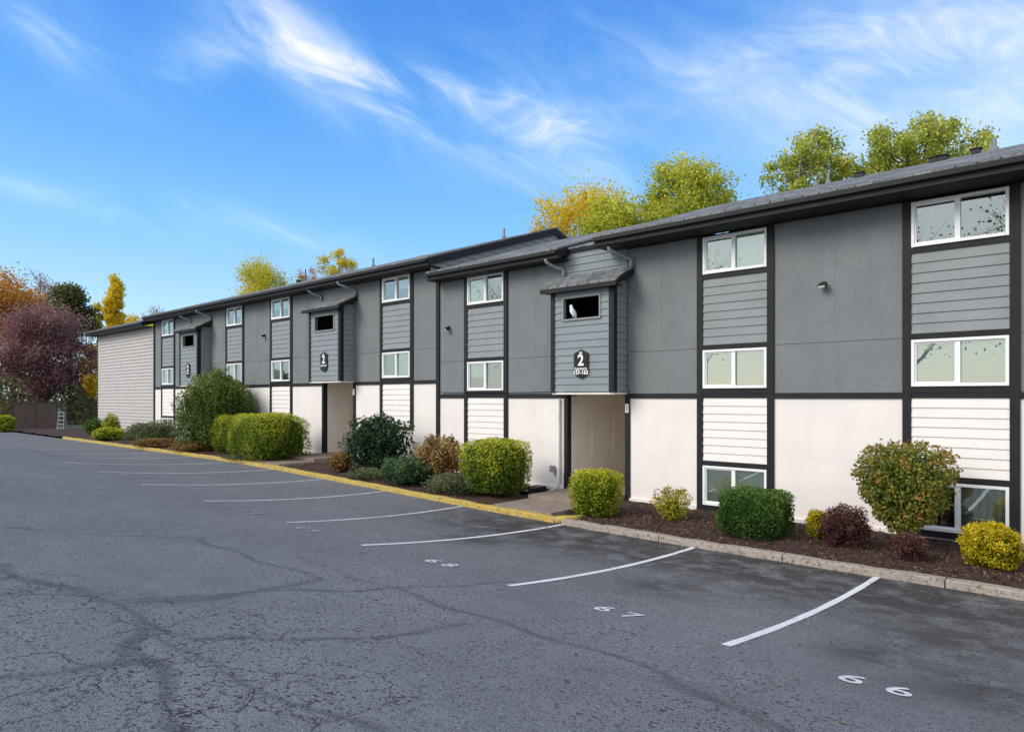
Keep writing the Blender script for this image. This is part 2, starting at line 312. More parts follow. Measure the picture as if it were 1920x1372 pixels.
# ---------------------------------------------------------------- ground
MB().add([(-900,-900,-.9),(900,-900,-.9),(900,900,-.9),(-900,900,-.9)],[(0,1,2,3)]).build('ground',m_grass)['kind']='structure'
def polyd(px,pts):
    w=[pxground(*p) for p in pts]; P=np.array(w); best=np.full(len(px),9.)
    for a,b in zip(P[:-1],P[1:]):
        ab=b-a; t=np.clip(((px-a)@ab)/(ab@ab),0,1); best=np.minimum(best,np.linalg.norm(px-(a+t[:,None]*ab),axis=1))
    return best
def make_lot():
    xs=np.concatenate([np.arange(-110,-14,1.),np.arange(-14,1,.05),np.arange(1,26,1.)]); ys=np.concatenate([np.arange(-30,0,1.5),np.arange(0,11.8,.05),[11.83]])
    XX,YY=np.meshgrid(xs,ys); ZZ=G(XX,np.minimum(YY,11.8)); V=np.stack([XX.ravel(),YY.ravel(),ZZ.ravel()],1)
    nx,ny=len(xs),len(ys); i=np.arange(nx*ny).reshape(ny,nx)
    Fc=np.stack([i[:-1,:-1].ravel(),i[:-1,1:].ravel(),i[1:,1:].ravel(),i[1:,:-1].ravel()],1)
    me=bpy.data.meshes.new('parking_lot'); me.from_pydata(V,[],Fc); me.polygons.foreach_set('use_smooth',[True]*len(Fc))
    p2=V[:,:2].copy()
    wob=np.stack([.07*np.sin(p2[:,1]*4+p2[:,0]*2)+.04*np.sin(p2[:,0]*9),.07*np.sin(p2[:,0]*4.3)+.04*np.sin(p2[:,1]*11+1)],1); pw=p2+wob
    seal=np.zeros(len(V))
    for pts,wd in [([(365,1010),(480,1050),(600,1082),(560,1100),(420,1118),(240,1135),(100,1100),(0,1060)],.045),([(200,1130),(420,1112),(700,1103),(960,1093)],.035),
        ([(735,1103),(900,1158),(1080,1210),(1260,1268),(1480,1372)],.04),([(245,1140),(262,1200),(300,1280),(335,1372)],.04),([(0,1268),(130,1262),(260,1238)],.035),
        ([(250,1170),(380,1192),(560,1200),(780,1190),(880,1172)],.035),([(300,1190),(420,1270),(600,1330),(700,1372)],.03),([(0,985),(150,1000),(380,1010)],.035),([(760,1105),(650,1080),(560,1040)],.028)]:
        d=polyd(pw,pts); seal=np.maximum(seal,np.clip(1.8-d/wd,0,1))
    gat=np.zeros(len(V))
    for (x,y,r) in [(330,1250,1.1),(430,1200,.9),(250,1180,.8),(520,1320,.9),(330,1340,.7),(700,1200,.5),(60,1110,.8),(120,1300,.6)]:
        c=np.array(pxground(x,y)); gat=np.maximum(gat,np.exp(-((p2-c)**2).sum(1)/r**2))
    st=np.clip((p2[:,1]-8.6)/1.6,0,1)*np.clip((p2[:,0]+14)/4,0,1)
    for (x,y,r) in [(1500,1110,1.1),(1800,1200,1.2),(1700,1150,1.),(1250,1100,.8),(900,1010,.8),(1880,1300,.9),(1650,1230,.6)]:
        c=np.array(pxground(x,y)); st=np.maximum(st,.9*np.exp(-((p2-c)**2).sum(1)/r**2))
    for n,a in (('seal',seal),('gator',gat),('stain',st)): me.attributes.new(n,'FLOAT','POINT').data.foreach_set('value',a.astype(np.float32))
    o=link('parking_lot',me,m_asph); o['kind']='structure'; return o
lot=make_lot()
def text_geo(body,size,off=0.):
    cu=bpy.data.curves.new('t','FONT'); cu.body=body; cu.size=size; cu.align_x='CENTER'; cu.align_y='CENTER'; cu.resolution_u=4; cu.offset=off
    ob=bpy.data.objects.new('t',cu); COL.objects.link(ob); dg=bpy.context.evaluated_depsgraph_get(); dg.update()
    me=bpy.data.meshes.new_from_object(ob.evaluated_get(dg)); v=[tuple(q.co) for q in me.vertices]; f=[tuple(p.vertices) for p in me.polygons]
    bpy.data.objects.remove(ob); bpy.data.curves.remove(cu); bpy.data.meshes.remove(me); return v,f
ends=[(1360,1210),(955,1098),(678,1022),(540,980),(403,945),(303,920),(232,898),(168,881)]
for i in range(12):
    X=-2.96-3.13*i; mb=MB(); n=40; xe,ye=pxground(*ends[i]) if i<len(ends) else (X,7.6)
    xe=max(min(xe,X+.5),X-.5); ye=max(min(ye,8.),6.2); vs=[]
    for k in range(n):
        f=k/(n-1); y=ye+(11.78-ye)*f; xc=xe+(X-xe)*f
        for dx in (-.048,.048):
            xx=xc+dx+.003*math.sin(k*.8+i+dx*30); vs.append((xx,y,float(G(xx,y))+.006))
    fs=[(2*k,2*k+1,2*k+3,2*k+2) for k in range(n-1)]; mb.add(vs,fs).build('stall_line',m_line if i<3 else m_linew,lot)
npx=[(1641,1285),(1157,1148),(827,1056),(578,993),(474,960),(370,936)]
for i in range(10):
    X,Yc=pxground(*npx[i]) if i<len(npx) else (-1.5-3.12*i,7.2)
    mb=MB()
    for k,(ch,dx) in enumerate(zip(str(66+i),(-.18,.18))):
        v,f=text_geo(ch,.40,.005); a=math.radians((-6,5)[k]+2*i)
        ca,sa=math.cos(a),math.sin(a)
        mb.add([(X+dx+(x*ca-y*sa)*1.08,Yc+(x*sa+y*ca),float(G(X+dx+x,Yc+y))+.008) for x,y,_ in v],f)
    mb.build('stall_number',m_num if i<3 else m_numw,lot)
def sheet(name,xs,ys,fz,m):
    vs=[(x,y,fz(x,y)) for y in ys for x in xs]; nx=len(xs)
    fs=[(j*nx+i,j*nx+i+1,(j+1)*nx+i+1,(j+1)*nx+i) for j in range(len(ys)-1) for i in range(nx-1)]
    o=MB().add(vs,fs).build(name,m,smooth=True); o['kind']='structure'; return o
sheet('planting_bed',np.arange(-80,14,.25),np.arange(11.9,15.21,.15),lambda x,y:bedz(x,y)+.03*math.sin(x*3.1+y*2)*math.sin(y*2.7+x)+.02*math.sin(x*9)*math.sin(y*8),m_soil)
sheet('back_garden',np.arange(-110,20,3.),np.arange(15.2,75,3.),lambda x,y:float(gx(x))-.05 if x<-50.5 else -.4,m_grass)
def kerb(name,x0,x1,m,label=None,joint=0,wid=.18):
    prof=[(11.79,-.2),(11.80,-.02),(11.825,.0),(11.79+wid,.005),(11.80+wid,-.2)]
    cuts=[x0,x1] if not joint else list(np.arange(x0,x1,joint))+[x1]
    for a,b in zip(cuts[:-1],cuts[1:]):
        mb=MB(); xs=np.linspace(a+(.01 if joint else 0),b-(.01 if joint else 0),max(2,int((b-a)/.25)+2)); vs=[]
        for x in xs:
            w=.008*math.sin(x*2.3)+.006*math.sin(x*7)+.004*math.sin(x*17)
            vs+=[(x,y+w,float(gx(x))+z+(w*.6 if z>-.1 else 0)) for y,z in prof]
        n=len(prof); fs=[(i*n+k,(i+1)*n+k,(i+1)*n+k+1,i*n+k+1) for i in range(len(xs)-1) for k in range(n-1)]+[tuple(range(n)),tuple(range((len(xs)-1)*n,len(xs)*n))[::-1]]
        mb.add(vs,fs); o=mb.build(name,m); o['kind']='structure'
        if label:o['label']=label
kerb('kerb',-9.25,14,m_kerb,'bare grey concrete kerb length',2.4)
kerb('kerb',-46,-9.45,m_yel,'yellow painted kerb',0,.14)
mb=MB(); mb.tube([(-9.46,11.87,-.02),(-9.3,11.93,-.0),(-9.18,12.2,.0),(-9.16,12.7,.0)],[.09,.1,.08,.06],8); o=mb.build('kerb',m_yel,smooth=True); o['kind']='structure'; o['label']='rounded yellow kerb end beside the walkway'
mb=MB(); mb.tube([(-11.62,11.95,.0),(-11.6,12.4,.005),(-11.58,13.1,.01)],[.07,.07,.05],8); o=mb.build('kerb',m_yel,smooth=True); o['kind']='structure'; o['label']='yellow kerb edge on the left of the nearest walkway'
# ---------------------------------------------------------------- building
BLD=thing('apartment_building','long three storey grey and white apartment block with black trim beside the parking lot','building',(-20,15,0))
def minus(xa,xb,cuts):
    segs=[];x=xa
    for a,b in sorted(cuts):
        if b<=xa or a>=xb: continue
        if a>x: segs.append((x,a))
        x=max(x,b)
    if x<xb: segs.append((x,xb))
    return segs
YF=15.0
def window(x0,x1,z0,z1,style):
    w=.055; mb=MB(); xm=(x0+x1)/2
    ya,yb=YF-.06,YF+.06
    mb.box(x0,x0+w,ya,yb,z0,z1).box(x1-w,x1,ya,yb,z0,z1).box(x0+w,x1-w,ya,yb,z1-w,z1).box(x0+w,x1-w,ya-.012,yb,z0,z0+w*1.1)
    fr=mb.build('window',m_frame,BLD,bev=.006)
    a,b=z0+w*1.1,z1-w
    sb=MB(); sb.box(xm-.03,xm+.03,ya+.02,yb-.005,a,b)
    xl=x0+w; t=.03
    sb.box(xl,xl+t,ya+.03,yb-.01,a,b).box(xm-.03-t,xm-.03,ya+.03,yb-.01,a,b).box(xl+t,xm-.03-t,ya+.03,yb-.01,b-t,b).box(xl+t,xm-.03-t,ya+.03,yb-.01,a,a+t)
    sb.build('sash',m_frame,fr)
    for k,(p,q) in enumerate(((xl,xm-.03),(xm+.03,x1-w))):
        y=YF-.0+.015*k; pm=MB(); pm.add([(p,y,a),(q,y,a),(q,y,b),(p,y,b)],[(0,1,2,3)]).build('pane',m_glass,fr)
        st=style[k]
        if st!='d':
            low=a if st!='h' else a+(b-a)*.45
            y=YF+.045; MB().box(p+.01,q-.01,y,y+.008,low,b).build('blind',m_vert if st=='v' else m_blind,fr)
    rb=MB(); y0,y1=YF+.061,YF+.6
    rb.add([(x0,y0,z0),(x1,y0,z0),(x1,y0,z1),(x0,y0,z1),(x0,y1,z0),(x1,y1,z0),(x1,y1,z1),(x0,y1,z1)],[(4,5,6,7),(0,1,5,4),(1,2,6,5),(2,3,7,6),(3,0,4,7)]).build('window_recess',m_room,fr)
def column(xa,xb,dz,top,low,styles):
    T=.15; base=float(gx(xa))-.2; z=lambda v:v+dz
    xi0,xi1=xa+T,xb-T; mb=MB(); y0,y1=YF-.045,YF+.03
    bot=base if low else z(1.10)
    for a,b in ((xa,xi0),(xi1,xb)): mb.box(a,b,y0,y1,bot,top-.003)
    hz=[(6.46,top-dz-.008),(5.48,5.59),(3.81,3.93),(2.79,2.91),(1.105,1.22)]
    if low: hz.append((.05,.18))
    for a,b in hz: mb.box(xi0-.01,xi1+.01,y0+.006,y1-.004,z(a),z(b))
    mb.build('column_trim',m_black,BLD)
    MB().lap(xi0,xi1,z(3.93),z(5.48),YF-.005).build('siding',m_greys,BLD)
    MB().lap(xi0,xi1,z(1.22),z(2.69),YF-.005).build('siding',m_whites,BLD)
    window(xi0+.005,xi1-.005,z(5.59),z(6.46),styles[0]); window(xi0+.005,xi1-.005,z(2.91),z(3.81),styles[1])
    if low: window(xi0+.005,xi1-.005,z(.18),z(1.10),styles[2])
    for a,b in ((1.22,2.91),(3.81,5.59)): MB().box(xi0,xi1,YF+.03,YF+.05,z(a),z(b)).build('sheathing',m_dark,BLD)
    if low: MB().box(xi0,xi1,YF-.02,YF+.05,base,z(.05)).build('plinth',m_white,BLD)
    else: MB().box(xa,xb,YF,YF+.1,base,z(1.10)).build('wall_panel',m_white,BLD)
def stair_bay(b0,b1,dz):
    z=lambda v:v+dz; yb=14.4; base=float(gx(b0))
    zb,zt=z(2.83),z(5.50); o0,o1,oz0,oz1=b0+.42,b1-.42,z(4.77),z(5.31)
    f=MB(); T=.12
    f.lap(b0+T,b1-T,zb+.02,oz0,yb).lap(b0+T,b1-T,oz1,zt,yb).lap(b0+T,o0,oz0,oz1,yb).lap(o1,b1-T,oz0,oz1,yb)
    f.lapx(yb+T,YF,zb+.02,zt+.2,b1,sg=1); f.lapx(yb+T,YF,zb+.02,zt+.2,b0,sg=-1)
    bay=f.build('stair_bay',m_blue,BLD)
    s=MB(); s.box(b0+.02,b1-.02,yb+.005,yb+.08,zb+.02,oz0).box(b0+.02,b1-.02,yb+.005,yb+.08,oz1,zt).box(b0+.02,o0,yb+.005,yb+.08,oz0,oz1).box(o1,b1-.02,yb+.005,yb+.08,oz0,oz1)
    s.build('bay_wall',m_blue,bay)
    for q0,q1 in ((b0-.02,b0+T),(b1-T,b1+.03)): MB().box(q0,q1,yb-.035,yb+T,zb,zt).build('corner_trim',m_black,bay)
    e=MB(); e.box(o0-.05,o1+.05,yb-.04,yb+.003,oz1,oz1+.06).box(o0-.05,o1+.05,yb-.05,yb+.09,oz0-.05,oz0).box(o0-.05,o0,yb-.04,yb+.003,oz0,oz1).box(o1,o1+.05,yb-.04,yb+.003,oz0,oz1); e.build('opening_frame',m_greys,bay)
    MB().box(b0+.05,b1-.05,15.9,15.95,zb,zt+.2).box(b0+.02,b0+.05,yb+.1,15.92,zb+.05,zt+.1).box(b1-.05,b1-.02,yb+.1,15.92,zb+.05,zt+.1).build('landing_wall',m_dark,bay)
    MB().box(b0-.0,b1+.0,yb-.0,YF+.0,zb-.05,zb-.001).build('soffit',m_white,bay)
    x0,x1=b0-.24,b1+.24; ya,za,yc,zc=14.14,z(5.63),YF-.01,z(6.06)
    r=MB(); r.prism([(x0,ya,za),(x0,yc,zc),(x0,yc,zc-.05),(x0,ya,za-.05)],(x1-x0,0,0)); r.build('bay_roof',m_roof,bay)
    g=MB(); g.box(x0+.012,x1-.012,ya+.015,ya+.055,za-.155,za-.035)
    for xx in (x0+.015,x1-.055): g.prism([(xx,ya+.05,za-.03),(xx,yc,zc-.055),(xx,yc,zc-.2),(xx,ya+.05,za-.155)],(.04,0,0))
    g.box(x0+.03,x1-.03,ya+.05,yb+.08,za-.135,za-.11)
    g.build('bay_fascia',m_black,bay)
    MB().lap(b0-.02,b1+.03,z(5.75),z(6.70),YF-.002).build('siding',m_blue,BLD); MB().box(b0,b1,YF+.001,YF+.05,z(5.45),z(6.7)).build('sheathing',m_blue,BLD)
    for pts in ([(b0-.30,14.5,z(6.5)),(b0-.30,14.52,z(6.42)),(b0-.18,14.68,z(6.3)),(b0-.02,14.88,z(6.24)),(b0+.0,14.91,z(6.16)),(b0+.0,14.91,z(5.98))],
                [(b1-.12,14.36,z(6.5)),(b1-.12,14.38,z(6.42)),(b1+.06,14.66,z(6.3)),(b1+.18,14.88,z(6.24)),(b1+.2,14.91,z(6.16)),(b1+.2,14.91,z(5.98))]):
        MB().tube(pts,.05,8).build('gutter_elbow',m_gutter,BLD,smooth=True)
    e0,e1=b0+.10,b1-.02; fl=base-.3
    MB().box(e0-.09,e0,YF+.13,18.1,fl,zb).box(e1,e1+.09,YF+.13,18.1,fl,zb).box(e0-.05,e1+.05,18.1,18.2,fl,zb).box(e0-.09,e1+.09,YF-.0,18.2,zb-.002,zb+.045).build('entry_recess',m_recess,BLD)
    for q in (e0-.13,e1): MB().box(q,q+.13,YF-.05,YF+.13,fl,zb-.05).build('entry_trim',m_black,BLD)
    xp=e0+.02; MB().box(e0,xp,16.1,16.14,base+.9,base+2.3).box(e0,xp,17.2,17.24,base+.9,base+2.3).box(e0,xp,16.14,17.2,base+2.26,base+2.3).box(e0,xp,16.14,17.2,base+.9,base+.94).build('utility_panel',m_recess,BLD)
    o=MB().box(e0,e1,11.94,18.1,base-.4,base+.015); o=o.build('walkway',m_conc); o['kind']='structure'
    o=MB().box(e0,e1,13.3,18.1,base+.016,base+.12).build('walkway',m_conc); o['kind']='structure'
def section(xa,xb,dz,cols,bays,top):
    cc=[(a,b) for a,b,_,_ in cols]; bb=bays
    base=-.4
    for a,b in minus(xa,xb,cc+[(p-.02,q+.03) for p,q in bb]):
        mb=MB().box(a,b,YF,YF+.12,2.74+dz,top).box(a,b,YF-.012,YF+.01,3.86+dz,3.882+dz)
        if b-a>1.9: mb.box((a+b)/2-.007,(a+b)/2+.007,YF-.004,YF+.01,3.885+dz,top-.002)
        mb.build('wall_panel',m_grey,BLD)
    for a,b in minus(xa,xb,cc+[(p-.03,q+.11) for p,q in bb]):
        mb=MB().box(a,b,YF,YF+.12,base,2.739+dz).box(a,b,YF-.06,YF+.01,base,float(gx((a+b)/2))+.1).box(a,b,YF-.004,YF+.01,1.45+dz,1.458+dz)
        mb.build('wall_panel',m_white,BLD)
    for a,b in minus(xa,xb,[(p-.02,q+.03) for p,q in bb]+[(u,v) for u,v in cc]): MB().box(a,b,YF-.035,YF+.02,2.68+dz,2.80+dz).build('band',m_black,BLD)
    for u,v in cc: MB().box(u+.151,v-.151,YF-.035,YF+.02,2.69+dz,2.785+dz).build('band',m_black,BLD)
    for a,b,low,st in cols: column(a,b,dz,top,low,st)
    for p,q in bb: stair_bay(p,q,dz)
XBC=-16.88; XCD=-40.9; XEND=-50.4; XR=8.
b1=(-11.61,-9.63); b2=(-23.72,-21.62); b3=(-35.95,-33.8)
section(XBC,XR,0,[(-15.63,-13.77,True,('bd','hd','bb')),(-7.65,-5.82,True,('vb','bb','bb')),(-3.31,-1.46,True,('dd','bb','dv')),(4.5,6.35,True,('bb','bb','bb'))],[b1],6.5)
section(XCD,XBC-.001,.48,[(-20.0,-18.15,False,('dh','db')),(-27.87,-26.03,True,('hh','bd','bb')),(-32.1,-30.27,True,('dh','bd','bb')),(-39.9,-38.05,True,('hd','bd','bb'))],[b2,b3],6.95)
MB().box(XBC-.08,XBC+.08,YF-.047,YF-.002,-.1,6.49).build('corner_trim',m_black,BLD)
MB().box(XCD-.08,XCD+.08,YF-.047,YF-.002,0,6.9).build('corner_trim',m_black,BLD)
lab(MB().lap(XEND,XCD-.08,.2,6.72,YF-.01,.2,.045).box(XEND,XCD-.08,YF-.012,YF+.1,-.2,6.72).build('siding',m_taupe,BLD),'pale taupe lap siding on the far end of the block')
MB().box(XEND-.16,XEND,YF-.04,YF+.12,-.2,6.7).build('corner_trim',m_black,BLD)
MB().box(XEND,XR,26.9,27,-.5,6.5).build('rear_wall',m_grey,BLD); MB().box(XR-.1,XR,15.13,26.89,-.5,6.5).build('end_wall',m_grey,BLD); MB().box(XEND,XEND+.1,15.13,26.89,-.5,6.5).build('end_wall',m_grey,BLD)
def roof(x0,x1,ye,ze,yr,zr,gut=True,fh=.27):
    yb=2*yr-ye; r=MB(); t=.05
    r.add([(x0,ye,ze),(x1,ye,ze),(x1,yr,zr),(x0,yr,zr),(x0,yb,ze),(x1,yb,ze),(x0,ye,ze-t),(x1,ye,ze-t),(x1,yr,zr-t),(x0,yr,zr-t),(x0,yb,ze-t),(x1,yb,ze-t)],
      [(0,1,2,3),(3,2,5,4),(0,6,7,1),(6,9,8,7),(9,10,11,8),(4,5,11,10),(0,3,9,6),(3,4,10,9),(1,7,8,2),(2,8,11,5)])
    ro=r.build('roof',m_roof,BLD)
    f=MB().box(x0+.02,x1-.02,ye+.03,ye+.07,ze-fh,ze-.045)
    if gut: f.box(x0+.02,x1-.02,ye+.065,YF-.001,ze-.285,ze-.255)
    k=(zr-ze)/(yr-ye)
    for xx in (x0+.01,x1-.06):
        f.prism([(xx,ye+.065,ze-.045+k*.03),(xx,yr,zr-.055),(xx,yr,zr-.29),(xx,ye+.065,ze-fh)],(.05,0,0)); f.prism([(xx,yb-.03,ze-.05),(xx,yr-.001,zr-.056),(xx,yr-.001,zr-.29),(xx,yb-.03,ze-fh)],(.05,0,0))
    f.build('fascia',m_black,ro)
    if gut: MB().box(x0+.05,x1-.05,ye-.055,ye+.028,ze-.16,ze-.05).build('gutter',m_black,ro,bev=.015)
    return ro,(lambda X,Y: ze+k*(Y-ye))
rA,fA=roof(-10.15,XR+.4,14.22,6.80,21,8.97)
rB,fB=roof(XBC-.0,-11.45,14.45,6.74,20,8.56)
rV,fV=roof(-11.47,-10.12,14.88,6.80,20,8.40,False,.12)
rC,fC=roof(XCD-.1,XBC+.16,14.38,7.22,21,9.38)
rD,fD=roof(XEND-.6,XCD-.15,14.38,6.98,21,9.08)
mb=MB(); kC=(9.38-7.22)/(21-14.38); yat=lambda z:14.38+max(0,(z+.12-7.22)/kC)
for i in range(13):
    z0=6.75+i*.185; z1=z0+.185; a,b=max(14.62,yat(z0)),max(14.62,yat(z1))
    if b<20.9:
        x=XBC+.04; mb.add([(x+.03,a,z0),(x+.03,42-a,z0),(x+.004,42-b,z1),(x+.004,b,z1),(x,a,z0),(x,42-a,z0)],[(0,1,2,3),(4,5,1,0)])
lab(mb.build('gable_siding',m_greys,BLD),'grey lap siding on the gable above the lower roof')
def pipe(x,Yr,f,ro,h=.35,r=.05):
    X,t=atY(x,Yr); z=f(X,Yr); MB().tube([(X,Yr,z-.05),(X,Yr,z+h)],r,8).tube([(X,Yr,z-.02),(X,Yr,z+.06)],r*2,8).build('vent_pipe',m_gutter,ro)
def boxvent(x,Yr,f,ro):
    X,t=atY(x,Yr); z=f(X,Yr); MB().box(X-.10,X+.10,Yr-.1,Yr+.1,z-.03,z+.10).box(X-.13,X+.13,Yr-.13,Yr+.13,z+.095,z+.125).build('roof_vent',m_fix,ro,bev=.01)
pipe(1865,20.4,fA,rA,.30,.045); pipe(1553,20.4,fA,rA,.3,.04); pipe(1530,20.6,fA,rA,.15,.04)
for x in (1830,1768,1752,1612): boxvent(x,20.3,fA,rA)
pipe(945,20.7,fC,rC,.4); pipe(700,20,fC,rC,.4); pipe(1085,19.6,fB,rB,.35); pipe(655,20.5,fC,rC,.25); pipe(620,20,fC,rC,.3); boxvent(560,20.3,fC,rC)
X=-11.80; MB().tube([(X,14.93,2.66),(X,14.93,.35),(X-.02,14.85,.2),(X-.15,14.6,.06)],.045,10).build('downspout',m_whitepipe,BLD,smooth=True)
MB().tube([(X+.16,14.95,2.66),(X+.16,14.95,.6)],.018,6).build('conduit',m_whitepipe,BLD)
MB().box(X-.28,X-.12,14.86,14.94,.62,.8).build('outlet_box',m_gutter,BLD,bev=.01)
MB().tube([(XBC+.2,14.94,2.86),(-13,14.94,2.84),(-12,14.93,2.86),(-11.75,14.9,2.76),(-11.2,14.95,2.74)],.014,6).build('wall_cable',m_black,BLD)
sb=MB(); x,y=-12.05,14.2; z0=bedz(x,y)+.03
sb.prism([(x-.16,y-.45,z0+.02),(x+.16,y-.45,z0+.02),(x+.12,y+.3,z0+.1),(x-.12,y+.3,z0+.1)],(0,0,.03)).box(x-.17,x-.13,y-.44,y+.3,z0-.05,z0+.13).box(x+.13,x+.17,y-.44,y+.3,z0-.05,z0+.13)
props(sb.build('splash_block',m_fix,bev=.01),'black splash block on the ground under the white downspout','splash block')
# ---------------------------------------------------------------- signs, lamps, plaques, bird
def sign(b,dz,label,lines):
    X=(b[0]+b[1])/2+.02; Z=3.57+dz; y=14.355
    t=thing('address_sign',label,'sign',(X,y,Z),'address signs on the stair bays')
    h=[(.0,.37),(.05,.36),(.08,.325),(.13,.325),(.17,.295),(.225,.28),(.22,.20),(.23,.12),(.22,0),(.23,-.12),(.22,-.20),(.225,-.28),(.17,-.295),(.13,-.325),(.08,-.325),(.05,-.36),(0,-.37)]
    out=h+[(-x,z) for x,z in h[-2:0:-1]]
    MB().prism([(X+x,y-.02,Z+z) for x,z in out],(0,.03,0)).build('board',m_fix,t)
    y2=y-.025
    for body,size,zz,off in lines:
        v,f=text_geo(body,size,off); MB().add([(X+a*(.8 if len(body)>8 else 1),y2,Z+zz+c) for a,c,_ in v],f).build('lettering',m_signw,t)
    fl=MB()
    for k in range(6):
        w=k*math.pi/3; ca,sa=math.cos(w),math.sin(w)
        fl.add([(X+r*ca-q*sa,y2,Z+.275+r*sa+q*ca) for r,q in ((.006,0),(.03,.016),(.055,0),(.03,-.016))],[(0,1,2,3)])
    fl.build('flower_emblem',m_signw,t)
sign(b1,0,'black address sign reading 2 Apartments 157-162 on the nearest stair bay',[('2',.40,.085,.01),('Apartments',.105,-.12,.002),('157-162',.145,-.225,.005)])
sign(b2,.48,'black address sign with a white 2 on the middle stair bay',[('2',.42,.075,.012),('Apartments',.105,-.14,.002)])
sign(b3,.48,'black address sign with a white 2 on the farthest stair bay',[('2',.42,.075,.012),('Apartments',.105,-.14,.002)])
def lamp(x,yp,label):
    X,t=atY(x,14.9); Z=zpx(yp,t)
    r=thing('wall_lamp',label,'lamp',(X,14.99,Z),'black floodlights on the grey wall')
    MB().box(X-.045,X+.045,14.95,14.995,Z-.02,Z+.09).build('mounting_plate',m_fix,r,bev=.01)
    MB().tube([(X,14.96,Z+.04),(X,14.90,Z+.025)],.016,8).build('arm',m_fix,r)
    MB().prism([(X-.08,14.915,Z+.06),(X-.08,14.80,Z-.01),(X-.08,14.815,Z-.06),(X-.08,14.91,Z-.04)],(.16,0,0)).build('lamp_head',m_fix,r,bev=.006)
    MB().add([(X-.065,14.80,Z-.018),(X+.065,14.80,Z-.018),(X+.065,14.81,Z-.06),(X-.065,14.81,Z-.06)],[(0,1,2,3)]).build('lens',m_lens,r)
lamp(1543,535,'black floodlight on the grey wall between the two nearest window columns')
lamp(838,616,'black floodlight beside the black corner trim at the roof step')
lamp(493,630,'small black floodlight on the far grey wall between two window columns')
def plaque(b,dz,label):
    X=b[1]+.045; Z=2.42+dz; t=thing('unit_plaque',label,'plaque',(X,14.94,Z),'small white plaques on the entry trim')
    MB().box(X-.05,X+.05,14.93,14.948,Z-.11,Z+.11).build('plate',m_signw,t,bev=.004)
    for k in range(3): MB().box(X-.03,X+.03,14.926,14.9295,Z-.075+k*.055,Z-.045+k*.055).build('marking',m_gutter,t)
plaque(b1,0,'small white plaque on the black trim right of the nearest entry'); plaque(b2,.48,'small white plaque on the black trim right of the middle entry')
def bird():
    X,t=atY(1074,14.44); Z=4.772; r=thing('bird_figurine','white bird figurine standing on the sill of the open stair bay window','bird figurine',(X,14.44,Z))
    path=[(.10,-.0,.012,.02),(.085,.03,.022,.045),(.06,.08,.05,.062),(.03,.14,.075,.075),(.0,.2,.082,.078),(-.02,.25,.066,.064),(-.035,.285,.05,.05),(-.045,.32,.05,.05),(-.052,.35,.045,.043),(-.055,.375,.028,.028),(-.055,.387,.004,.004)]
    mb=MB(); n=14; vs=[];fs=[]
    for a,z,ra,rw in path:
        for k in range(n):
            w=2*math.pi*k/n; vs.append((X+a+ra*math.cos(w),14.44+rw*math.sin(w),Z+z))
    for i in range(len(path)-1):
        for k in range(n): fs.append((i*n+k,i*n+(k+1)%n,(i+1)*n+(k+1)%n,(i+1)*n+k))
    fs+=[tuple(range(n))[::-1],tuple(range((len(path)-1)*n,len(path)*n))]
    mb.add(vs,fs).build('body',m_bird,r,smooth=True)
    MB().tube([(X-.09,14.43,Z+.34),(X-.115,14.425,Z+.333),(X-.128,14.42,Z+.318)],[.018,.012,.002],8).build('beak',m_fix,r)
    for s in (-1,1):
        MB().tube([(X-.0,14.44+s*.062,Z+.235),(X+.02,14.44+s*.078,Z+.18),(X+.06,14.44+s*.062,Z+.09),(X+.1,14.44+s*.03,Z+.02)],[.012,.035,.03,.006],10).build('wing',m_bird,r,smooth=True)
        MB().tube([(X-.075,14.44+s*.036,Z+.346),(X-.082,14.44+s*.043,Z+.346)],.008,8).build('eye',m_fix,r)
        MB().tube([(X+.03,14.44+s*.03,Z+.1),(X+.02,14.44+s*.03,Z+.012),(X-.03,14.44+s*.035,Z+.006)],[.014,.009,.006],6).build('foot',m_gutter,r)
bird()
# ---------------------------------------------------------------- foliage
def unit(v): return v/(np.linalg.norm(v,axis=1,keepdims=True)+1e-9)
def leafmesh(name,Cn,outw,L,W,tone,m,parent,bias=.25):
    n=len(Cn); nn=unit(outw*bias+rng.normal(size=(n,3))*.6); a=unit(np.cross(nn,rng.normal(size=(n,3)))); b=np.cross(nn,a)
    l=(L*rng.uniform(.6,1.3,(n,1)))/2; w=(W*rng.uniform(.6,1.3,(n,1)))/2
    V=np.stack([Cn-a*l,Cn+b*w+nn*w*.3,Cn+a*l,Cn-b*w+nn*w*.3],1).reshape(-1,3)-origin(parent)
    me=bpy.data.meshes.new(name); me.from_pydata(V,[],np.arange(4*n).reshape(n,4))
    me.attributes.new('tone','FLOAT','POINT').data.foreach_set('value',np.repeat(np.clip(tone,0,1),4).astype(np.float32))
    return link(name,me,m,parent)
def lumps(d,k,seed):
    r=np.random.default_rng(seed); o=np.zeros(len(d))
    for i in range(6): o+=np.sin(d@(r.normal(size=3)*k)+r.uniform(0,6.3))
    for i in range(5): o+=.7*np.sin(d@(r.normal(size=3)*k*2.4)+r.uniform(0,6.3))
    return o/6
bn=[0]
